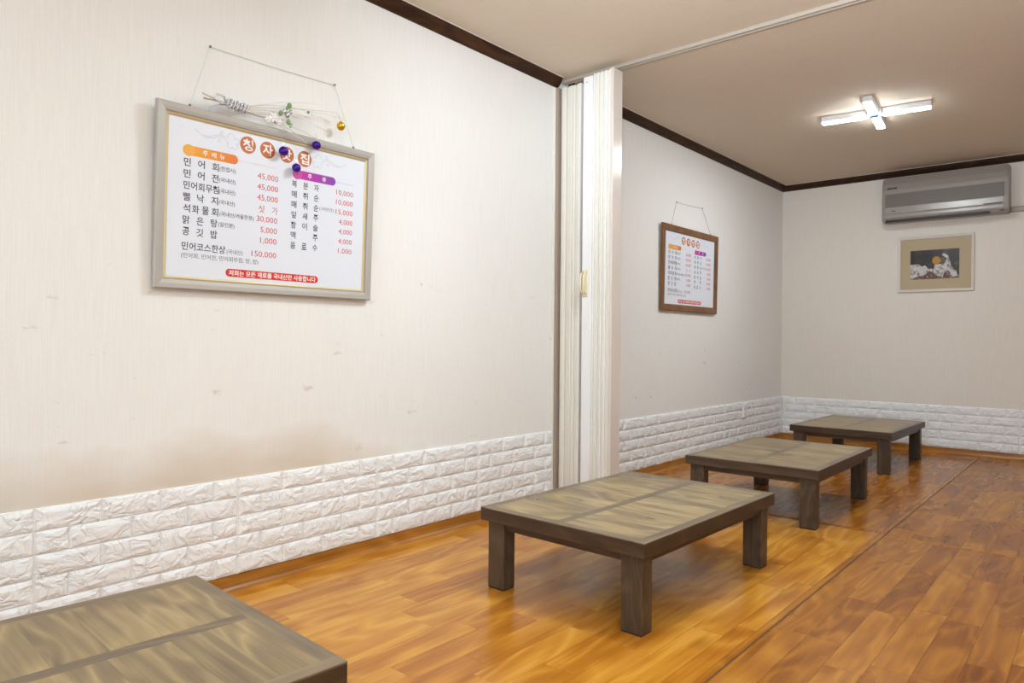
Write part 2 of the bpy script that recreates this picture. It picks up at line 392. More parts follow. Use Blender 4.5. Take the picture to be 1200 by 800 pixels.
# local -Y (brick front) must look to +X on the left wall
brick_run(wl, .737-.7, .037, 3.515, lambda s, z: (BX-.0005, s, z), RL, 'AAABAA')
brick_run(wl, 4.648-1.4, 3.66, YB-.01, lambda s, z: (BX-.0005, s, z), RL, 'AAAAAA')
brick_run(wb, 1.3455-1.4, .012, 3.4, lambda s, z: (s, YB-BX+.0005, z), (0, 0, 0), 'AAAAA')

# crown mouldings
cpf = [(0, 2.58), (.006, 2.58), (.008, 2.588), (.020, 2.600), (.030, 2.616), (.034, 2.628), (.042, 2.632), (.045, ZC), (0, ZC)]
ms = []
for i, (a, b) in enumerate(((YF, 3.545), (3.66, YB))):
    bm = bmesh.new(); prism(bm, cpf, 1, a, b)
    o = structure(link('trim_1' if i == 0 else 'trim_2', bm, MT['crown']), 'dark brown crown moulding along the left wall, '+('front' if i == 0 else 'back')+' room')
    bm = bmesh.new(); tube(bm, [(.047, a+.002, ZC-.002), (.047, b-.002, ZC-.002)], .0035, 5); link('caulk_bead', bm, MT['bead'], o)
bm = bmesh.new(); prism(bm, [(YB-p[0], p[1]) for p in cpf], 0, 0, XR)
o = structure(link('trim_3', bm, MT['crownx']), 'dark brown crown moulding along the far wall')
bm = bmesh.new(); tube(bm, [(.045, YB-.047, ZC-.002), (XR, YB-.047, ZC-.002)], .0035, 5); link('caulk_bead', bm, MT['bead'], o)

# sliding rail of the folding door
rl = structure(empty('trim_4', (0, 3.60, ZC)), 'thin beige ceiling rail running out from the folding door')
bm = bmesh.new(); box(bm, 0, XR, -.019, -.012, -.022, -.0005, .002); box(bm, 0, XR, .012, .019, -.022, -.0005, .002); box(bm, 0, XR, -.012, .012, -.006, -.0005)
link('rail_channel', bm, MT['rail'], rl)
link('rail_bracket', bx(.20, .29, -.030, .030, -.045, -.0225, .002), MT['brown_gap'], rl)

# ------------------------------------------------------------------ folding door, pushed open against the left wall
dr = structure(empty('door_1', (0, 3.56, 0)), 'cream accordion folding door pushed open against the left wall')
link('jamb', bx(.0, .026, -.045, .09, 0, 2.575, .003), MT['brown_gap'], dr)
link('jamb', bx(.0, .014, -.062, -.0455, 0, 2.575, .002), MT['fold_cream'], dr)
x = .032; i = 0
wd = [.016, .030, .014, .018, .014, .020, .012, .012, .022]
while i < len(wd):
    f = .0 if i in (1, 4, 8) else (.007 if i % 2 else .012)
    bm = bmesh.new(); box(bm, x+.0006, x+wd[i]-.0006, -.030+f, .07, .01, 2.572, .004, seg=2)
    link('fold', bm, MT['fold_cream'] if i != 8 else MT['fold_pale'], dr); x += wd[i]; i += 1
link('backing_web', bx(.032, .40, .03, .06, .012, 2.56), MT['fold_cream'], dr)
lp = link('lead_post', bx(.236, .302, -.072, .03, .008, 2.578, .003), MT['post_white'], dr)
bm = bmesh.new(); bmesh.ops.create_cone(bm, cap_ends=True, segments=10, radius1=.005, radius2=.004, depth=.004, matrix=Matrix.Translation((.262, -.0735, 2.545)) @ Matrix.Rotation(math.pi/2, 4, 'X'))
link('screw', bm, MT['steel'], lp)
x = .303; i = 0
wd = [.010, .016, .012, .018, .010, .015, .012, .018, .012]
for i, q in enumerate(wd):
    f = (.0, .009, .003, .011)[i % 4]
    bm = bmesh.new(); box(bm, x+.0006, x+q-.0006, -.066+f, .06, .01, 2.590, .004, seg=2)
    link('fold', bm, MT['fold_cream' if i % 3 == 2 else 'fold_pale'], dr); x += q
link('end_post', bx(x+.001, x+.020, -.070, .030, .008, 2.592, .002), MT['post_pink'], dr)
# handle
hd = link('handle', bx(.240, .280, -.078, -.0715, 1.265, 1.425, .0025), MT['gold_handle'], dr)
for hx in (.248, .270):
    bm = bmesh.new()
    tube(bm, [(hx, -.078, 1.28), (hx, -.096, 1.295), (hx, -.104, 1.32), (hx+.003, -.106, 1.345), (hx, -.104, 1.37), (hx, -.096, 1.395), (hx, -.078, 1.41)], .005, 8)
    link('grip', bm, MT['gold_handle'], hd, True)

# ------------------------------------------------------------------ tables
TW, TL, TH, TT = .765, 1.10, .325, .052
def make_table(seed):
    rn = random.Random(seed)
    t = empty('low_table')
    W, L_ = TW/2, TL/2
    bm = bmesh.new(); box(bm, -W, W, -L_, L_, TH-TT, TH-.003, .0015)
    for f in bm.faces:
        if abs(f.normal.y) > .7: f.material_index = 1
    top = link('tabletop', bm, [MT['side'], MT['sidex']], t)
    B = .040
    def inlay(name, x0, x1, y0, y1, m):
        b_ = bmesh.new(); g = .00015
        a, c = (x1-x0)/2-g, (y1-y0)/2-g
        box(b_, -a, a, -c, c, -.0032, 0)
        o = link(name, b_, m, top); o.location = ((x0+x1)/2, (y0+y1)/2, TH); return o
    e = .0003
    inlay('border_strip', -W+e, -W+B, -L_+e, L_-e, MT['border']); inlay('border_strip', W-B, W-e, -L_+e, L_-e, MT['border'])
    inlay('border_strip', -W+B, W-B, -L_+e, -L_+B, MT['borderx']); inlay('border_strip', -W+B, W-B, L_-B, L_-e, MT['borderx'])
    inlay('centre_strip', -.020, .020, -L_+B, L_-B, MT['border'])
    for (xa, xb) in ((-W+B, -.020), (.020, W-B)):
        cuts = [-L_+B]
        while cuts[-1] < L_-B-.001:
            wd_ = rn.choice([.06, .09, .13, .17, .11])
            nx = cuts[-1]+wd_
            if nx > L_-B-.05: nx = L_-B
            inlay('plank', xa, xb, cuts[-1], nx, MT['top']); cuts.append(nx)
    # aprons, set back from the edge
    az0, az1, s = TH-TT-.032, TH-TT, .040
    for sx in (-1, 1):
        link('apron', bx(sx*(W-s)-.009, sx*(W-s)+.009, -L_+s+.05, L_-s-.05, az0, az1, .001), MT['side'], t)
    for sy in (-1, 1):
        link('apron', bx(-W+s+.055, W-s-.055, sy*(L_-s)-.009, sy*(L_-s)+.009, az0, az1, .001), MT['sidex'], t)
    lw, ld, ins = .085, .068, .022
    for sx in (-1, 1):
        for sy in (-1, 1):
            x1, y1 = sx*(W-ins), sy*(L_-ins); x0, y0 = x1-sx*lw, y1-sy*ld
            xa, xb, ya, yb = min(x0, x1), max(x0, x1), min(y0, y1), max(y0, y1)
            l = link('leg', bx(xa, xb, ya, yb, .004, TH-TT, .0025), MT['leg'], t)
            link('foot_pad', bx(xa+.002, xb-.002, ya+.002, yb-.002, 0, .004), MT['foot'], l)
    return t
spots = [((1.045, .375), -3.0, 'nearest low wooden table, only its far end in the bottom left corner'),
         ((1.118, 2.637), -1.5, 'low wooden table fully in view beside the open folding door, second from the camera'),
         ((1.100, 4.440), .3, 'low wooden table beyond the folding door, below the brown framed menu, third from the camera'),
         ((1.020, 6.475), -1.2, 'farthest low wooden table, near the far wall below the air conditioner')]
for i, (c, a, lab) in enumerate(spots):
    t = make_table(11+i); t.location = (c[0], c[1], 0); t.rotation_euler.z = math.radians(a)
    tag(t, lab, 'table', 'row of low wooden tables')

# ------------------------------------------------------------------ menu boards
tcache = {}
fc = bpy.data.curves.new('font_scratch', 'FONT'); fo = bpy.data.objects.new('font_scratch', fc); COL.objects.link(fo)
fc.resolution_u = 2
def text_geo(s, bold):
    k = (s, bold)
    if k not in tcache:
        fc.body = s; fc.offset = bold; fc.size = 1
        dg = bpy.context.evaluated_depsgraph_get(); dg.update()
        e = fo.evaluated_get(dg); me = e.to_mesh()
        vs = [v.co.copy() for v in me.vertices]; fs = [tuple(p.vertices) for p in me.polygons]
        e.to_mesh_clear(); tcache[k] = (vs, fs)
    return tcache[k]
def put_text(bm, s, cu, cv, h=None, w_=None, z=0, bold=.012, align='c'):
    vs, fs = text_geo(s, bold)
    x0, x1 = min(v.x for v in vs), max(v.x for v in vs); y0, y1 = min(v.y for v in vs), max(v.y for v in vs)
    sy = h/(y1-y0) if h else None; sx = w_/(x1-x0) if w_ else sy
    if sy is None: sy = sx
    ox = cu-(x0+x1)/2*sx if align == 'c' else (cu-x0*sx if align == 'l' else cu-x1*sx)
    nv = [bm.verts.new((ox+v.x*sx, cv+(v.y-(y0+y1)/2)*sy, z)) for v in vs]
    for f in fs:
        try: fc_ = bm.faces.new([nv[i] for i in f]); 
        except ValueError: pass
def disc(bm, cu, cv, ru, rv, z0, z1, n=28):
    prism(bm, [(cu+ru*math.cos(2*math.pi*i/n), cv+rv*math.sin(2*math.pi*i/n)) for i in range(n)], 2, z0, z1)
def pill(bm, u0_, u1_, vc, h, z0, z1):
    r = h/2; pts = []
    for i in range(11): a = -math.pi/2+math.pi*i/10; pts.append((u1_-r+r*math.cos(a), vc+r*math.sin(a)))
    for i in range(11): a = math.pi/2+math.pi*i/10; pts.append((u0_+r+r*math.cos(a), vc+r*math.sin(a)))
    prism(bm, pts, 2, z0, z1)
def annulus(bm, cu, cv, r, t_, z, n=20):
    A = [bm.verts.new((cu+r*math.cos(2*math.pi*i/n), cv+r*math.sin(2*math.pi*i/n), z)) for i in range(n)]
    B = [bm.verts.new((cu+(r-t_)*math.cos(2*math.pi*i/n), cv+(r-t_)*math.sin(2*math.pi*i/n), z)) for i in range(n)]
    for i in range(n): bm.faces.new((A[i], A[(i+1) % n], B[(i+1) % n], B[i]))
def line2(bm, pts, wd_, z):
    for (a, b) in zip(pts, pts[1:]):
        a, b = Vector(a), Vector(b); d = (b-a).normalized(); n = Vector((-d.y, d.x))*wd_/2; d = d*wd_*.3
        bm.faces.new([bm.verts.new((*q, z)) for q in (a-n-d, b-n+d, b+n+d, a+n-d)])

ROW = [.475, .432, .389, .346, .303, .260, .217]
LEFT = [(['민', '어', '회'], '(한접시)', '45,000'), (['민', '어', '전'], '(국내산)', '45,000'), (None, '(국내산)', '45,000'),
        (['뻘', '낙', '지'], '(국내산)', None), (['석', '화', '물', '회'], '(국내산/겨울한정)', '30,000'),
        (['맑', '은', '탕'], '(일인분)', '5,000'), (['공', '깃', '밥'], None, '1,000')]
RIGHT = [('복분자', '10,000'), ('매취순', '10,000'), ('매취순', '15,000'), ('잎새주', '4,000'), ('참이슬', '4,000'), ('맥 주', '4,000'), ('음료수', '1,000')]
def menu_print(root, S, zb):
    """the printed sheet, laid out in a .98 x .68 sheet; S scales it to the board (su, sv, ou, ov)"""
    su, sv, ou, ov = S; z = zb+.0004
    def fin(name, bm, m, par, sm=False):
        for v in bm.verts: v.co.x = v.co.x*su+ou; v.co.y = v.co.y*sv+ov
        return link(name, bm, m, par, sm)
    ink = bmesh.new(); small = bmesh.new(); red = bmesh.new()
    for r, (chars, note, price) in enumerate(LEFT):
        v = ROW[r]
        if chars:
            us = [.118, .171, .226] if len(chars) == 3 else [.119, .153, .191, .228]
            for c, u in zip(chars, us): put_text(ink, c, u, v, .031, .0262, z)
        else: put_text(ink, '민어회무침', .1735, v, .031, .136, z)
        if note:
            if len(note) > 6: put_text(small, note, .247, v-.004, .021, .142, z, .008, 'l')
            else: put_text(small, note, .2425, v-.002, .021, .066, z, .008, 'l')
        if price: put_text(red, price, .494, v-.001, .0265, {6: .092, 5: .074}[len(price)], z, .0, 'r')
        else: put_text(red, '싯', .422, v-.002, .031, .026, z, .0); put_text(red, '가', .482, v-.002, .031, .026, z, .0)
    put_text(ink, '민어코스한상', .189, .162, .031, .170, z); put_text(small, '(국내산)', .279, .156, .021, .067, z, .0, 'l')
    put_text(red, '150,000', .494, .159, .0265, .110, z, .0, 'r')
    put_text(small, '(민어회, 민어전, 민어회무침, 탕, 밥)', .258, .126, .022, .312, z, .0)
    for r, (s, price) in enumerate(RIGHT):
        v = ROW[r]-.004
        for c, u in zip(s, (.570, .624, .678)):
            if c != ' ': put_text(ink, c, u, v, .029, .0235, z, .014)
        put_text(red, price, .871, v-.001, .0255, {6: .091, 5: .073}[len(price)], z, .0, 'r')
    put_text(small, '(10년산)', .696, ROW[2]-.003, .019, .073, z, .0, 'l')
    for q in (fin('lettering', ink, MT['ink'], root), fin('small_lettering', small, MT['greyink'], root), fin('price_lettering', red, MT['redink'], root)): q['kind'] = 'stuff'
    for c, u, v in zip('청자맛집', (.357, .443, .530, .616), (.588, .586, .585, .584)):
        bm = bmesh.new(); disc(bm, u, v, .0335, .0335, zb, zb+.0006); bd = fin('title_badge', bm, MT['orange'], root)
        bm = bmesh.new(); put_text(bm, c, u, v, .046, .044, zb+.0009, .02); fin('badge_lettering', bm, MT['white'], bd)
    for (u0_, u1_, v, m, mr_, txts, ru) in ((.106, .317, .519, 'opill', 'palegold', (('주', .185), ('메', .219), ('뉴', .252)), (.318, .487)),
                                       (.566, .775, .514, 'ppill', 'palepink', (('주', .643), ('류', .715)), (.776, .872))):
        bm = bmesh.new(); pill(bm, u0_, u1_, v, .036, zb, zb+.0006); pl = fin('heading_pill', bm, MT[m], root)
        bm = bmesh.new()
        for c, u in txts: put_text(bm, c, u, v, .020, .019, zb+.0009, .015)
        fin('heading_lettering', bm, MT['white'], pl)['kind'] = 'stuff'
        bm = bmesh.new(); disc(bm, u0_+.016, v, .022, .022, zb, zb+.0008)
        fin('heading_disc', bm, MT[m], pl)
        bm = bmesh.new()
        for r_, t_ in ((.022, .003), (.0145, .0025), (.0085, .0025)): annulus(bm, u0_+.016, v, r_, t_, zb+.0011)
        fin('heading_ring', bm, MT[mr_], pl)
        bm = bmesh.new(); line2(bm, [ru and (ru[0], v), (ru[1], v)], .0015, z); fin('heading_rule', bm, MT['rule_o' if m == 'opill' else 'rule_p'], root)
    bm = bmesh.new(); pill(bm, .277, .698, .0755, .031, zb, zb+.0006); rb = fin('notice_banner', bm, MT['redpill'], root)
    bm = bmesh.new(); put_text(bm, '저희는 모든 재료를 국내산만 사용합니다', .4875, .0755, .0225, .396, zb+.0009, .022); fin('banner_lettering', bm, MT['white'], rb)
    # cloud ornaments either side of the title
    for cx, s in ((.300, 1), (.672, -1)):
        bm = bmesh.new()
        def C(pts): line2(bm, [(cx+s*a, .590+b) for a, b in pts], .0024, z)
        C([(-.157, .014), (-.135, -.002), (-.110, -.010), (-.085, -.006), (-.065, .004), (-.048, .006), (-.032, -.002), (-.026, -.014)])
        C([(-.125, -.004), (-.100, -.004), (-.075, .008), (-.052, .014), (-.034, .008)])
        lobes = [(-.014, .014, .013), (.008, .0, .012), (.002, -.020, .012), (-.018, -.020, .011)]
        for (a, b, r_), st in zip(lobes, (-.2, -1.5, -2.6, -4.0)):
            C([(a+r_*math.cos(st+k*.55), b+r_*math.sin(st+k*.55)) for k in range(8)])
        C([(-.052+.006*math.cos(k*.9), .020+.006*math.sin(k*.9)) for k in range(6)])
        C([(-.060+.006*math.cos(k*.9), -.012+.006*math.sin(k*.9)) for k in range(6)])
        fin('cloud_motif', bm, MT['lilac'], root)
def frame_ring(bm, W, H, prof, mi=0):
    """mitred frame: prof = list of (inset, height), closed loop"""
    corners = [(0, 0, 1, 1), (W, 0, -1, 1), (W, H, -1, -1), (0, H, 1, -1)]
    R_ = [[bm.verts.new((cx+sx*i, cy+sy*i, z)) for i, z in prof] for cx, cy, sx, sy in corners]
    n = len(prof); fs = []
    for k in range(4):
        A, B = R_[k], R_[(k+1) % 4]
        for i in range(n): fs.append(bm.faces.new((A[i], B[i], B[(i+1) % n], A[(i+1) % n])))
    for f in fs: f.material_index = mi
    bmesh.ops.recalc_face_normals(bm, faces=fs)
def board(name, W, H, fw, fmat, lip):
    """built lying in local XY (X along the board, Y up it, Z out of the wall)"""
    root = empty(name)
    bm = bmesh.new()
    frame_ring(bm, W, H, [(0, 0), (0, .017), (.004, .021), (fw*.55, .0195), (fw-.004, .0165), (fw-.003, .0115), (fw, .0115), (fw, 0)])
    link('frame', bm, fmat, root)
    if lip:
        bm = bmesh.new(); frame_ring(bm, W, H, [(fw+.0003, .002), (fw+.0003, .0105), (fw+.004, .0125), (fw+.0105, .0085), (fw+.0105, .002)])
        link('frame_lip', bm, MT['gold_lip'], root)
    link('backing_board', bx(fw*.4, W-fw*.4, fw*.4, H-fw*.4, .0005, .0045), MT['shadow_gap'], root)
    e = fw+(.0102 if lip else -.001)
    link('menu_sheet', bx(e, W-e, e, H-e, .0048, .0068), MT['poster'], root)
    return root
def mount(root, y, z, tilt, x0_=.0):
    # local X -> world +Y, local Y -> world up (leaning into the room by tilt), local Z -> world +X
    c, s = math.cos(tilt), math.sin(tilt)
    ex, ey = Vector((0, 1, 0)), Vector((s, 0, c)); ez = ex.cross(ey)
    m_ = Matrix((ex, ey, ez)).transposed().to_4x4(); m_.translation = (x0_, y, z); root.matrix_world = m_
    return m_

b1 = board('menu_board', .978, .680, .036, MT['silver'], True)
menu_print(b1, (1, 1, 0, 0), .0068)
m1 = mount(b1, 1.094, 1.1815, math.radians(2.0), .012); i1 = m1.inverted()
tag(b1, 'large silver framed menu board hanging by a pale green cord on the left wall', 'menu board', 'wall menu boards')
W2 = .985
b2 = board('menu_board', W2, .672, .052, MT['brownframe'], False)
menu_print(b2, ((W2-.104)/.900, (.672-.104)/.598, .052-.040*(W2-.104)/.900, .052-.046*(.672-.104)/.598), .0068)
m2 = mount(b2, 4.852, 1.2435, math.radians(.9), .006); i2 = m2.inverted()
tag(b2, 'brown wood framed menu board hanging beyond the folding door', 'menu board', 'wall menu boards')
def cord(root, inv, nails, ends, cm):
    bm = bmesh.new(); W_ = [Vector((.006, *n)) for n in nails]; E_ = [Vector(e) for e in ends]
    pts = [E_[0]]+W_+[E_[1]]
    tube(bm, [inv @ pts[0], inv @ pts[1]], .0011, 5)
    mid = [pts[1].lerp(pts[2], t)+Vector((0, 0, -.004*math.sin(math.pi*t))) for t in (0, .25, .5, .75, 1)]
    tube(bm, [inv @ p for p in mid], .0011, 5); tube(bm, [inv @ pts[2], inv @ pts[3]], .0011, 5)
    link('hanging_cord', bm, cm, root)
    for p in W_:
        bm = bmesh.new(); tube(bm, [inv @ Vector((.0005, p.y, p.z)), inv @ Vector((.010, p.y, p.z))], .0018, 6); ball(bm, inv @ Vector((.010, p.y, p.z)), .0045, 8, 6)
        link('nail', bm, MT['nail'], root)
    for p in E_:
        bm = bmesh.new(); ball(bm, inv @ p, .005, 8, 6); link('eyelet', bm, MT['nail'], root)
cord(b1, i1, [(1.309, 2.124), (1.881, 2.136)], [(.045, 1.215, 1.866), (.045, 1.958, 1.866)], MT['cord'])
cord(b2, i2, [(5.117, 2.11), (5.574, 2.129)], [(.026, 5.00, 1.918), (.026, 5.70, 1.918)], MT['cord_grey'])
bpy.data.objects.remove(fo)

# ------------------------------------------------------------------ dried flower spray over the silver board, with baubles
sp = empty('dried_flower_spray', (.05, 1.43, 1.91))
tag(sp, 'bleached dried twig spray with silver ribbon resting on the silver framed menu board', 'decoration')
O = Vector(sp.location)
def W(pts): return [Vector(p)-O for p in pts]
def curve(a, b, sag, out, n=6):
    a, b = Vector(a), Vector(b)
    return [a.lerp(b, t/n)+Vector((out*math.sin(math.pi*t/n), 0, sag*math.sin(math.pi*t/n))) for t in range(n+1)]
stems = [((.05, 1.265, 1.905), (.045, 1.43, 1.903), .004, .004, 'stemt', .004), ((.045, 1.262, 1.925), (.045, 1.40, 1.905), -.004, .004, 'stem', .0035),
         ((.05, 1.40, 1.905), (.05, 1.70, 1.968), .012, .012, 'stem', .0022), ((.05, 1.40, 1.905), (.045, 1.86, 2.000), .004, .010, 'stem', .0020),
         ((.05, 1.40, 1.900), (.05, 1.81, 1.905), .024, .012, 'stem', .0020), ((.05, 1.40, 1.900), (.06, 1.56, 1.882), .0, .014, 'stem', .004),
         ((.05, 1.42, 1.91), (.04, 1.78, 2.015), .012, .010, 'stem', .0016), ((.06, 1.55, 1.884), (.075, 1.70, 1.815), .008, .01, 'stem', .0026),
         ((.06, 1.55, 1.884), (.075, 1.75, 1.850), .006, .01, 'stem', .0024), ((.06, 1.55, 1.880), (.075, 1.66, 1.835), -.004, .01, 'stem', .0022),
         ((.05, 1.60, 1.925), (.045, 1.74, 1.935), .012, .006, 'stem', .0015), ((.05, 1.66, 1.945), (.045, 1.83, 1.955), -.008, .006, 'stem', .0015),
         ((.05, 1.42, 1.895), (.055, 1.60, 1.905), -.012, .008, 'stemt', .002), ((.05, 1.70, 1.962), (.045, 1.90, 1.978), .006, .004, 'stem', .0013)]
for a, b, sg, ou, mk, r in stems:
    bm = bmesh.new(); tube(bm, W(curve(a, b, sg, ou)), r, 5, r*.5); link('stem', bm, MT[mk], sp, True)
# ribbon: coils round the bundle, a loop and a tail
bm = bmesh.new()
for k in range(7):
    y = 1.355+k*.0135; zc_ = 1.909-.0006*k; r = .015+.0035*(k % 2)
    pts = [(.052+r*.8*math.cos(a*math.pi/6), y+.004*math.sin(a*math.pi/6), zc_+r*math.sin(a*math.pi/6)) for a in range(13)]
    tube(bm, W(pts), .0042, 5)
tube(bm, W([(.06, 1.35, 1.90), (.07, 1.335, 1.925), (.065, 1.312, 1.93), (.06, 1.305, 1.912), (.065, 1.325, 1.898), (.06, 1.35, 1.902)]), .0045, 5)
link('ribbon', bm, MT['ribbon'], sp, True)
bm = bmesh.new()
tl = W([(.06, 1.36, 1.900), (.058, 1.335, 1.893), (.055, 1.31, 1.883), (.052, 1.285, 1.868)])
for wv in (0,):
    A = [bm.verts.new(p+Vector((0, 0, .007))) for p in tl]; B = [bm.verts.new(p+Vector((0, 0, -.007))) for p in tl]
    for i in range(3): bm.faces.new((A[i], A[i+1], B[i+1], B[i]))
bmesh.ops.solidify(bm, geom=bm.faces[:], thickness=.0012)
link('ribbon_tail', bm, MT['ribbon'], sp)
rn = random.Random(4)
def flower(c, n, r):
    c = Vector(c)-O; bm = bmesh.new()
    for k in range(n):
        a = 2*math.pi*k/n+.2; q = c+Vector((.002, math.cos(a)*r*.6, math.sin(a)*r*.6))
        z_ = bmesh.ops.create_uvsphere(bm, u_segments=8, v_segments=6, radius=1)
        R_ = Matrix.Rotation(a, 3, 'X')
        for v in z_['verts']: v.co = q+R_ @ Vector((v.co.x*r*.22, v.co.y*r*.5, v.co.z*r*.27))
    ball(bm, c+Vector((.004, 0, 0)), r*.28, 8, 6); return bm
for c, r in (((.075, 1.541, 1.893), .022), ((.075, 1.515, 1.880), .016), ((.075, 1.565, 1.880), .014), ((.07, 1.605, 1.865), .008)):
    link('flower', flower(c, 6, r), MT['petal'], sp, True)
for c, r, m in (((.06, 1.582, 1.925), .010, 'bud'), ((.06, 1.597, 1.935), .008, 'budsilver'), ((.065, 1.61, 1.924), .012, 'budsilver'), ((.06, 1.622, 1.965), .011, 'bud'),
                ((.06, 1.612, 1.952), .007, 'bud'), ((.06, 1.628, 1.94), .009, 'budsilver'), ((.06, 1.618, 1.897), .010, 'bud'), ((.06, 1.628, 1.885), .008, 'bud'),
                ((.055, 1.715, 1.962), .006, 'bud'), ((.055, 1.735, 1.958), .005, 'petal'), ((.055, 1.72, 1.972), .005, 'petal')):
    bm = bmesh.new(); ball(bm, Vector(c)-O, r, 8, 6, (1, .9, 1.2)); link('bud', bm, MT[m], sp, True)
bm = bmesh.new()
for k in range(9):
    a = 2*math.pi*k/9; c = Vector((.05, 1.868, 1.988))-O
    tube(bm, [c, c+Vector((.012*math.sin(3*k), math.cos(a)*.024, math.sin(a)*.020))], .0016, 4, .0006)
link('seed_head', bm, MT['petal'], sp, True)
def bauble(loc, r, m, label):
    root = empty('bauble', loc); bm = bmesh.new(); ball(bm, (0, 0, 0), r, 24, 16); link('globe', bm, m, root, True)
    bm = bmesh.new(); tube(bm, [(0, 0, r*.93), (0, 0, r*1.22)], r*.2, 8); link('cap', bm, MT['goldball'] if m is MT['goldball'] else MT['steel'], root)
    bm = bmesh.new(); tube(bm, [(0, 0, r*1.2), (-.002, 0, r*1.8), (-.006, -.002, r*2.6)], .0008, 4); link('wire', bm, MT['steel'], root)
    return tag(root, label, 'bauble', 'small glossy baubles on the dried spray')
bauble((.072, 1.589, 1.768), .0195, MT['purple'], 'purple bauble over the third orange title badge of the silver menu board')
bauble((.074, 1.744, 1.825), .0190, MT['purple'], 'purple bauble on the upper edge of the silver frame, rightmost of the three')
bauble((.068, 1.652, 1.712), .0185, MT['purple'], 'lowest purple bauble, at the left end of the magenta menu heading')
bauble((.055, 1.882, 1.943), .0190, MT['goldball'], 'single gold bauble above the silver menu board near the right cord')

# ------------------------------------------------------------------ lamps
def cross_lamp(loc, rotz, ledmat, label, watts, color):
    root = empty('ceiling_lamp', loc, (0, 0, rotz)); tag(root, label, 'lamp', 'cross shaped ceiling lamps')
    bm = bmesh.new(); box(bm, -.045, .045, -.045, .045, -.040, 0, .003); link('centre_plate', bm, MT['housing'], root)
    bm = bmesh.new(); bmesh.ops.create_cone(bm, cap_ends=True, segments=20, radius1=.030, radius2=.032, depth=.008, matrix=Matrix.Translation((0, 0, -.044))); link('centre_cap', bm, MT['blue_film'], root)
    for k in range(4):
        a = k*math.pi/2; R_ = Matrix.Rotation(a, 4, 'Z')
        bm = bmesh.new(); box(bm, .052, .345, -.030, .030, -.039, 0, .003); bm.transform(R_); h = link('lamp_bar', bm, MT['housing'], root)
        bm = bmesh.new(); box(bm, .056, .340, -.026, .026, -.0475, -.0395, .005, seg=3); bm.transform(R_); link('diffuser', bm, ledmat, h, True)
    for k in range(2):      # the light the two crossed bars throw down into the room
        l = bpy.data.lights.new('lamp_light', 'AREA'); l.shape = 'RECTANGLE'; l.size = .66; l.size_y = .048; l.energy = watts; l.color = color
        o = bpy.data.objects.new('lamp_light', l); COL.objects.link(o); o.parent = root; o.location = (0, 0, -.0485-.0005*k); o.rotation_euler.z = k*math.pi/2
cross_lamp((1.372, 5.42, ZC-.0005), math.radians(6), MT['led_b'], 'cross shaped white LED lamp lit on the ceiling of the back room', 6.6, (.89, .97, 1))
cross_lamp((1.45, 2.5, ZC-.0005), 0, MT['led_f'], 'cross shaped white LED lamp on the front ceiling, above the picture', 9.0, (.80, .93, 1))
cross_lamp((3.2, .2, ZC-.0005), 0, MT['led_f'], 'cross shaped white LED lamp on the front ceiling, behind the camera', 8.5, (.80, .93, 1))

# ------------------------------------------------------------------ air conditioner
AX0, AX1, AZ0, AZ1 = .992, 1.970, 2.125, 2.548
ac = empty('air_conditioner', (AX0, YB, AZ0)); tag(ac, 'grey wall mounted air conditioner below the ceiling moulding on the far wall', 'air conditioner')
aw, ah = AX1-AX0, AZ1-AZ0
side = [(0, .012), (-.150, .0), (-.178, .012), (-.190, .035), (-.198, .075), (-.200, .13), (-.198, .30), (-.188, .355), (-.160, ah-.004), (-.10, ah), (0, ah)]
bm = bmesh.new(); prism(bm, side, 0, .018, aw-.018); link('body', bm, MT['ac'], ac)
for s in (0, 1):
    bm = bmesh.new(); prism(bm, [(y*.985, z*.99+.002) for y, z in side], 0, (0 if s == 0 else aw-.0178), (.0178 if s == 0 else aw))
    bmesh.ops.bevel(bm, geom=[e for e in bm.edges if abs(e.verts[0].co.x-(0 if s == 0 else aw)) < 1e-4 and abs(e.verts[1].co.x-(0 if s == 0 else aw)) < 1e-4], offset=.008, segments=2, affect='EDGES')
    link('end_cap', bm, MT['ac'], ac)
gr = link('grille', bx(.03, aw-.03, -.2045, -.1965, .145, .262, .002), MT['ac_grille'], ac)
bm = bmesh.new()
for k in range(13): box(bm, .034, aw-.034, -.2075, -.204, .149+k*.0086, .1535+k*.0086)
link('grille_slats', bm, MT['ac_grille'], gr, kind='stuff')
link('front_band', bx(.03, aw-.03, -.2065, -.1955, .078, .140, .005, seg=2), MT['ac_gloss'], ac)
link('front_band', bx(.03, aw-.03, -.2020, -.190, .040, .074, .006, seg=2), MT['ac_gloss'], ac)
link('display_window', bx(.80, .935, -.2080, -.2063, .082, .090), MT['ac_dark'], ac)
link('air_outlet', bx(.03, .845, -.196, -.12, .004, .026), MT['ac_dark'], ac)
link('louver', bx(.035, .84, -.200, -.188, .006, .011, .001), MT['ac_dark'], ac)
bm = bmesh.new()
for k, q in enumerate((.012, .012, .010, .012, .011, .012)): box(bm, .045+k*.0138, .045+k*.0138+q, -.2000, -.1960, .310, .323)
link('logo_plate', bm, MT['ac_dark'], ac)
link('model_mark', bx(.085, .115, -.2085, -.2063, .100, .106), MT['ac_dark'], ac)
link('small_badge', bx(.915, .945, -.1995, -.185, .020, .028), MT['ac_dark'], ac)
du = tag(empty('pipe_duct', (AX1, YB, 2.17)), 'grey pipe cover running right from the air conditioner along the far wall', 'duct')
bm = bmesh.new(); box(bm, .001, 1.6, -.045, 0, -.022, .022, .008, seg=2); link('duct_cover', bm, MT['duct'], du)

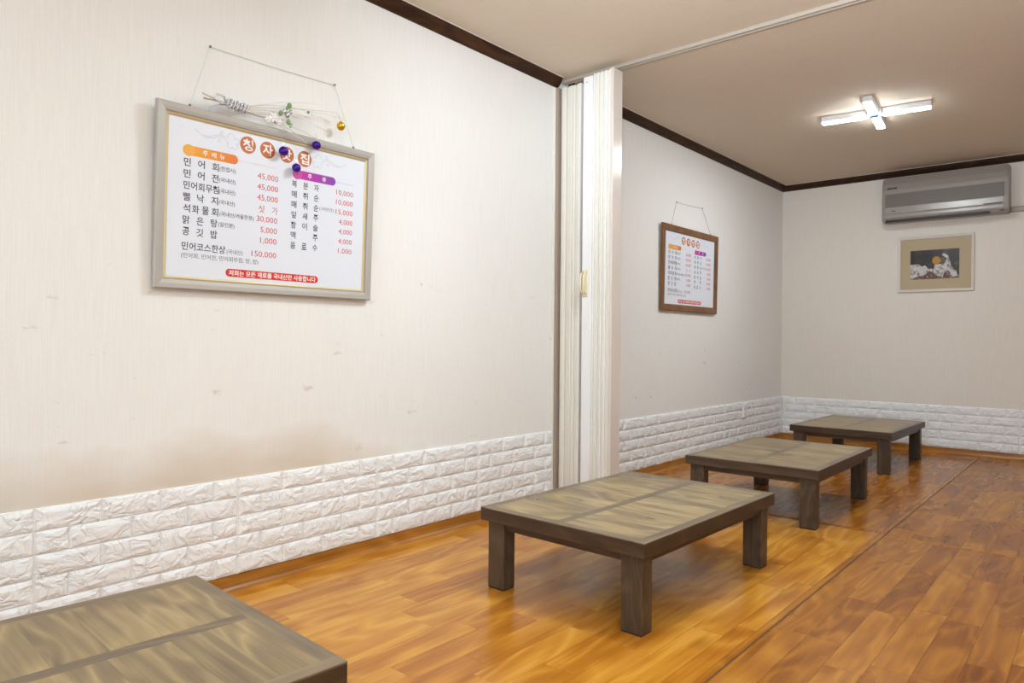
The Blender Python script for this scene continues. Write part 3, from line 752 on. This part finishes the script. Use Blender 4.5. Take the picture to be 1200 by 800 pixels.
# ------------------------------------------------------------------ framed picture
PX0, PX1, PZ0, PZ1 = 1.092, 1.706, 1.482, 1.998
pc = empty('framed_picture', (PX0, YB-.0005, PZ0)); tag(pc, 'cream framed picture of snowy clumps round a yellow bloom in a tan mount', 'picture')
pw, ph = PX1-PX0, PZ1-PZ0
def yz(bm):      # built in XY, Z out; turn so that it faces the camera side (-Y)
    for v in bm.verts: v.co = Vector((v.co.x, -v.co.z, v.co.y))
    bmesh.ops.recalc_face_normals(bm, faces=bm.faces[:])
bm = bmesh.new(); frame_ring(bm, pw, ph, [(0, 0), (0, .018), (.004, .021), (.022, .018), (.026, .010), (.026, 0)]); yz(bm); link('frame', bm, MT['picframe'], pc)
bm = bmesh.new(); box(bm, .020, pw-.020, .020, ph-.020, .001, .006); yz(bm); link('mount_card', bm, MT['mat'], pc)
fx0, fx1, fy0, fy1 = .105, .498, .118, .388
pm, pnt, pb = newmat('photo_print'); L = pnt.links.new
tc = N(pnt, 'ShaderNodeTexCoord'); n = N(pnt, 'ShaderNodeTexNoise', Scale=14., Detail=4.); L(tc.outputs['Object'], n.inputs[0])
L(ramp(pnt, n.outputs[0], [(.45, (.012, .012, .014)), (.58, (.035, .026, .022)), (.70, (.10, .07, .05))]), pb.inputs['Base Color']); pb.inputs['Roughness'].default_value = .3
bm = bmesh.new(); box(bm, fx0, fx1, fy0, fy1, .006, .0068); yz(bm); ph_ = link('photo_print', bm, pm, pc)
sm, snt, sb = newmat('snow_print'); L = snt.links.new
tc = N(snt, 'ShaderNodeTexCoord'); n = N(snt, 'ShaderNodeTexNoise', Scale=38., Detail=4.); L(tc.outputs['Object'], n.inputs[0])
L(ramp(snt, n.outputs[0], [(.32, (.16, .12, .11)), (.46, (.48, .44, .44)), (.6, (.62, .59, .60))]), sb.inputs['Base Color'])
brn, bnt, bb = newmat('leaf_litter_print'); L = bnt.links.new
tc = N(bnt, 'ShaderNodeTexCoord'); n = N(bnt, 'ShaderNodeTexNoise', Scale=60., Detail=4.); L(tc.outputs['Object'], n.inputs[0])
L(ramp(bnt, n.outputs[0], [(.35, (.04, .02, .015)), (.55, (.17, .08, .06)), (.7, (.38, .28, .25))]), bb.inputs['Base Color'])
def P2(px, py): return (fx0+(px-255)/(815-255)*(fx1-fx0), fy1-(py-232)/(590-232)*(fy1-fy0))
def flat(name, pts, m, z, dz=.0003):
    b_ = bmesh.new(); q = []
    rn_ = random.Random(len(pts)*7)
    for i, p in enumerate(pts):
        a = P2(*p); b = P2(*pts[(i+1) % len(pts)]); q.append(a)
        for t in (.33, .66): q.append((min(max(a[0]+(b[0]-a[0])*t+rn_.uniform(-.003, .003), fx0), fx1), min(max(a[1]+(b[1]-a[1])*t+rn_.uniform(-.003, .003), fy0), fy1)))
    prism(b_, q, 2, z, z+dz); yz(b_); link(name, b_, m, ph_)
flat('printed_ground', [(255, 540), (380, 550), (430, 480), (520, 500), (560, 560), (650, 570), (680, 490), (760, 520), (815, 560), (815, 590), (255, 590)], brn, .0068)
flat('printed_snow', [(255, 400), (300, 405), (350, 402), (395, 435), (430, 420), (460, 460), (520, 470), (510, 500), (450, 485), (440, 530), (360, 550), (300, 570), (255, 585)], sm, .0072)
flat('printed_snow', [(540, 420), (640, 410), (680, 350), (620, 305), (640, 282), (690, 310), (715, 390), (720, 450), (780, 500), (800, 560), (740, 575), (690, 490), (650, 520), (630, 575), (560, 550), (520, 500)], sm, .0072)
bm = bmesh.new(); c_ = P2(558, 367); prism(bm, [(c_[0]+(.034+.004*math.cos(k*1.9))*math.cos(k*math.pi/12), c_[1]+(.038+.004*math.cos(k*2.6))*math.sin(k*math.pi/12)) for k in range(24)], 2, .0076, .0079); yz(bm); link('printed_bloom', bm, plain('yellow_bloom_print', (.46, .22, .012), .5), ph_)
bm = bmesh.new(); c_ = P2(628, 370); disc(bm, c_[0], c_[1], .022, .036, .0074, .0076, 14); yz(bm); link('printed_leaf', bm, plain('olive_print', (.10, .09, .035), .5), ph_)

# ------------------------------------------------------------------ wall socket
so = empty('wall_socket', (.014, 6.478, .355)); tag(so, 'white wall socket set upright in the foam bricks of the back room', 'socket')
link('cover_plate', bx(-.003, .012, -.037, .037, -.062, .062, .003, seg=2), MT['outlet'], so)
for s in (-1, 1):
    bm = bmesh.new(); bmesh.ops.create_cone(bm, cap_ends=True, segments=16, radius1=.019, radius2=.019, depth=.002, matrix=Matrix.Translation((.0125, 0, s*.028)) @ Matrix.Rotation(math.pi/2, 4, 'Y'))
    q = link('socket_face', bm, plain('socket_pale', (.76, .75, .74), .4), so)
    for t in (-1, 1):
        bm = bmesh.new(); tube(bm, [(.0130, t*.008, s*.028), (.0140, t*.008, s*.028)], .0025, 8); link('pin_hole', bm, MT['ac_dark'], q)
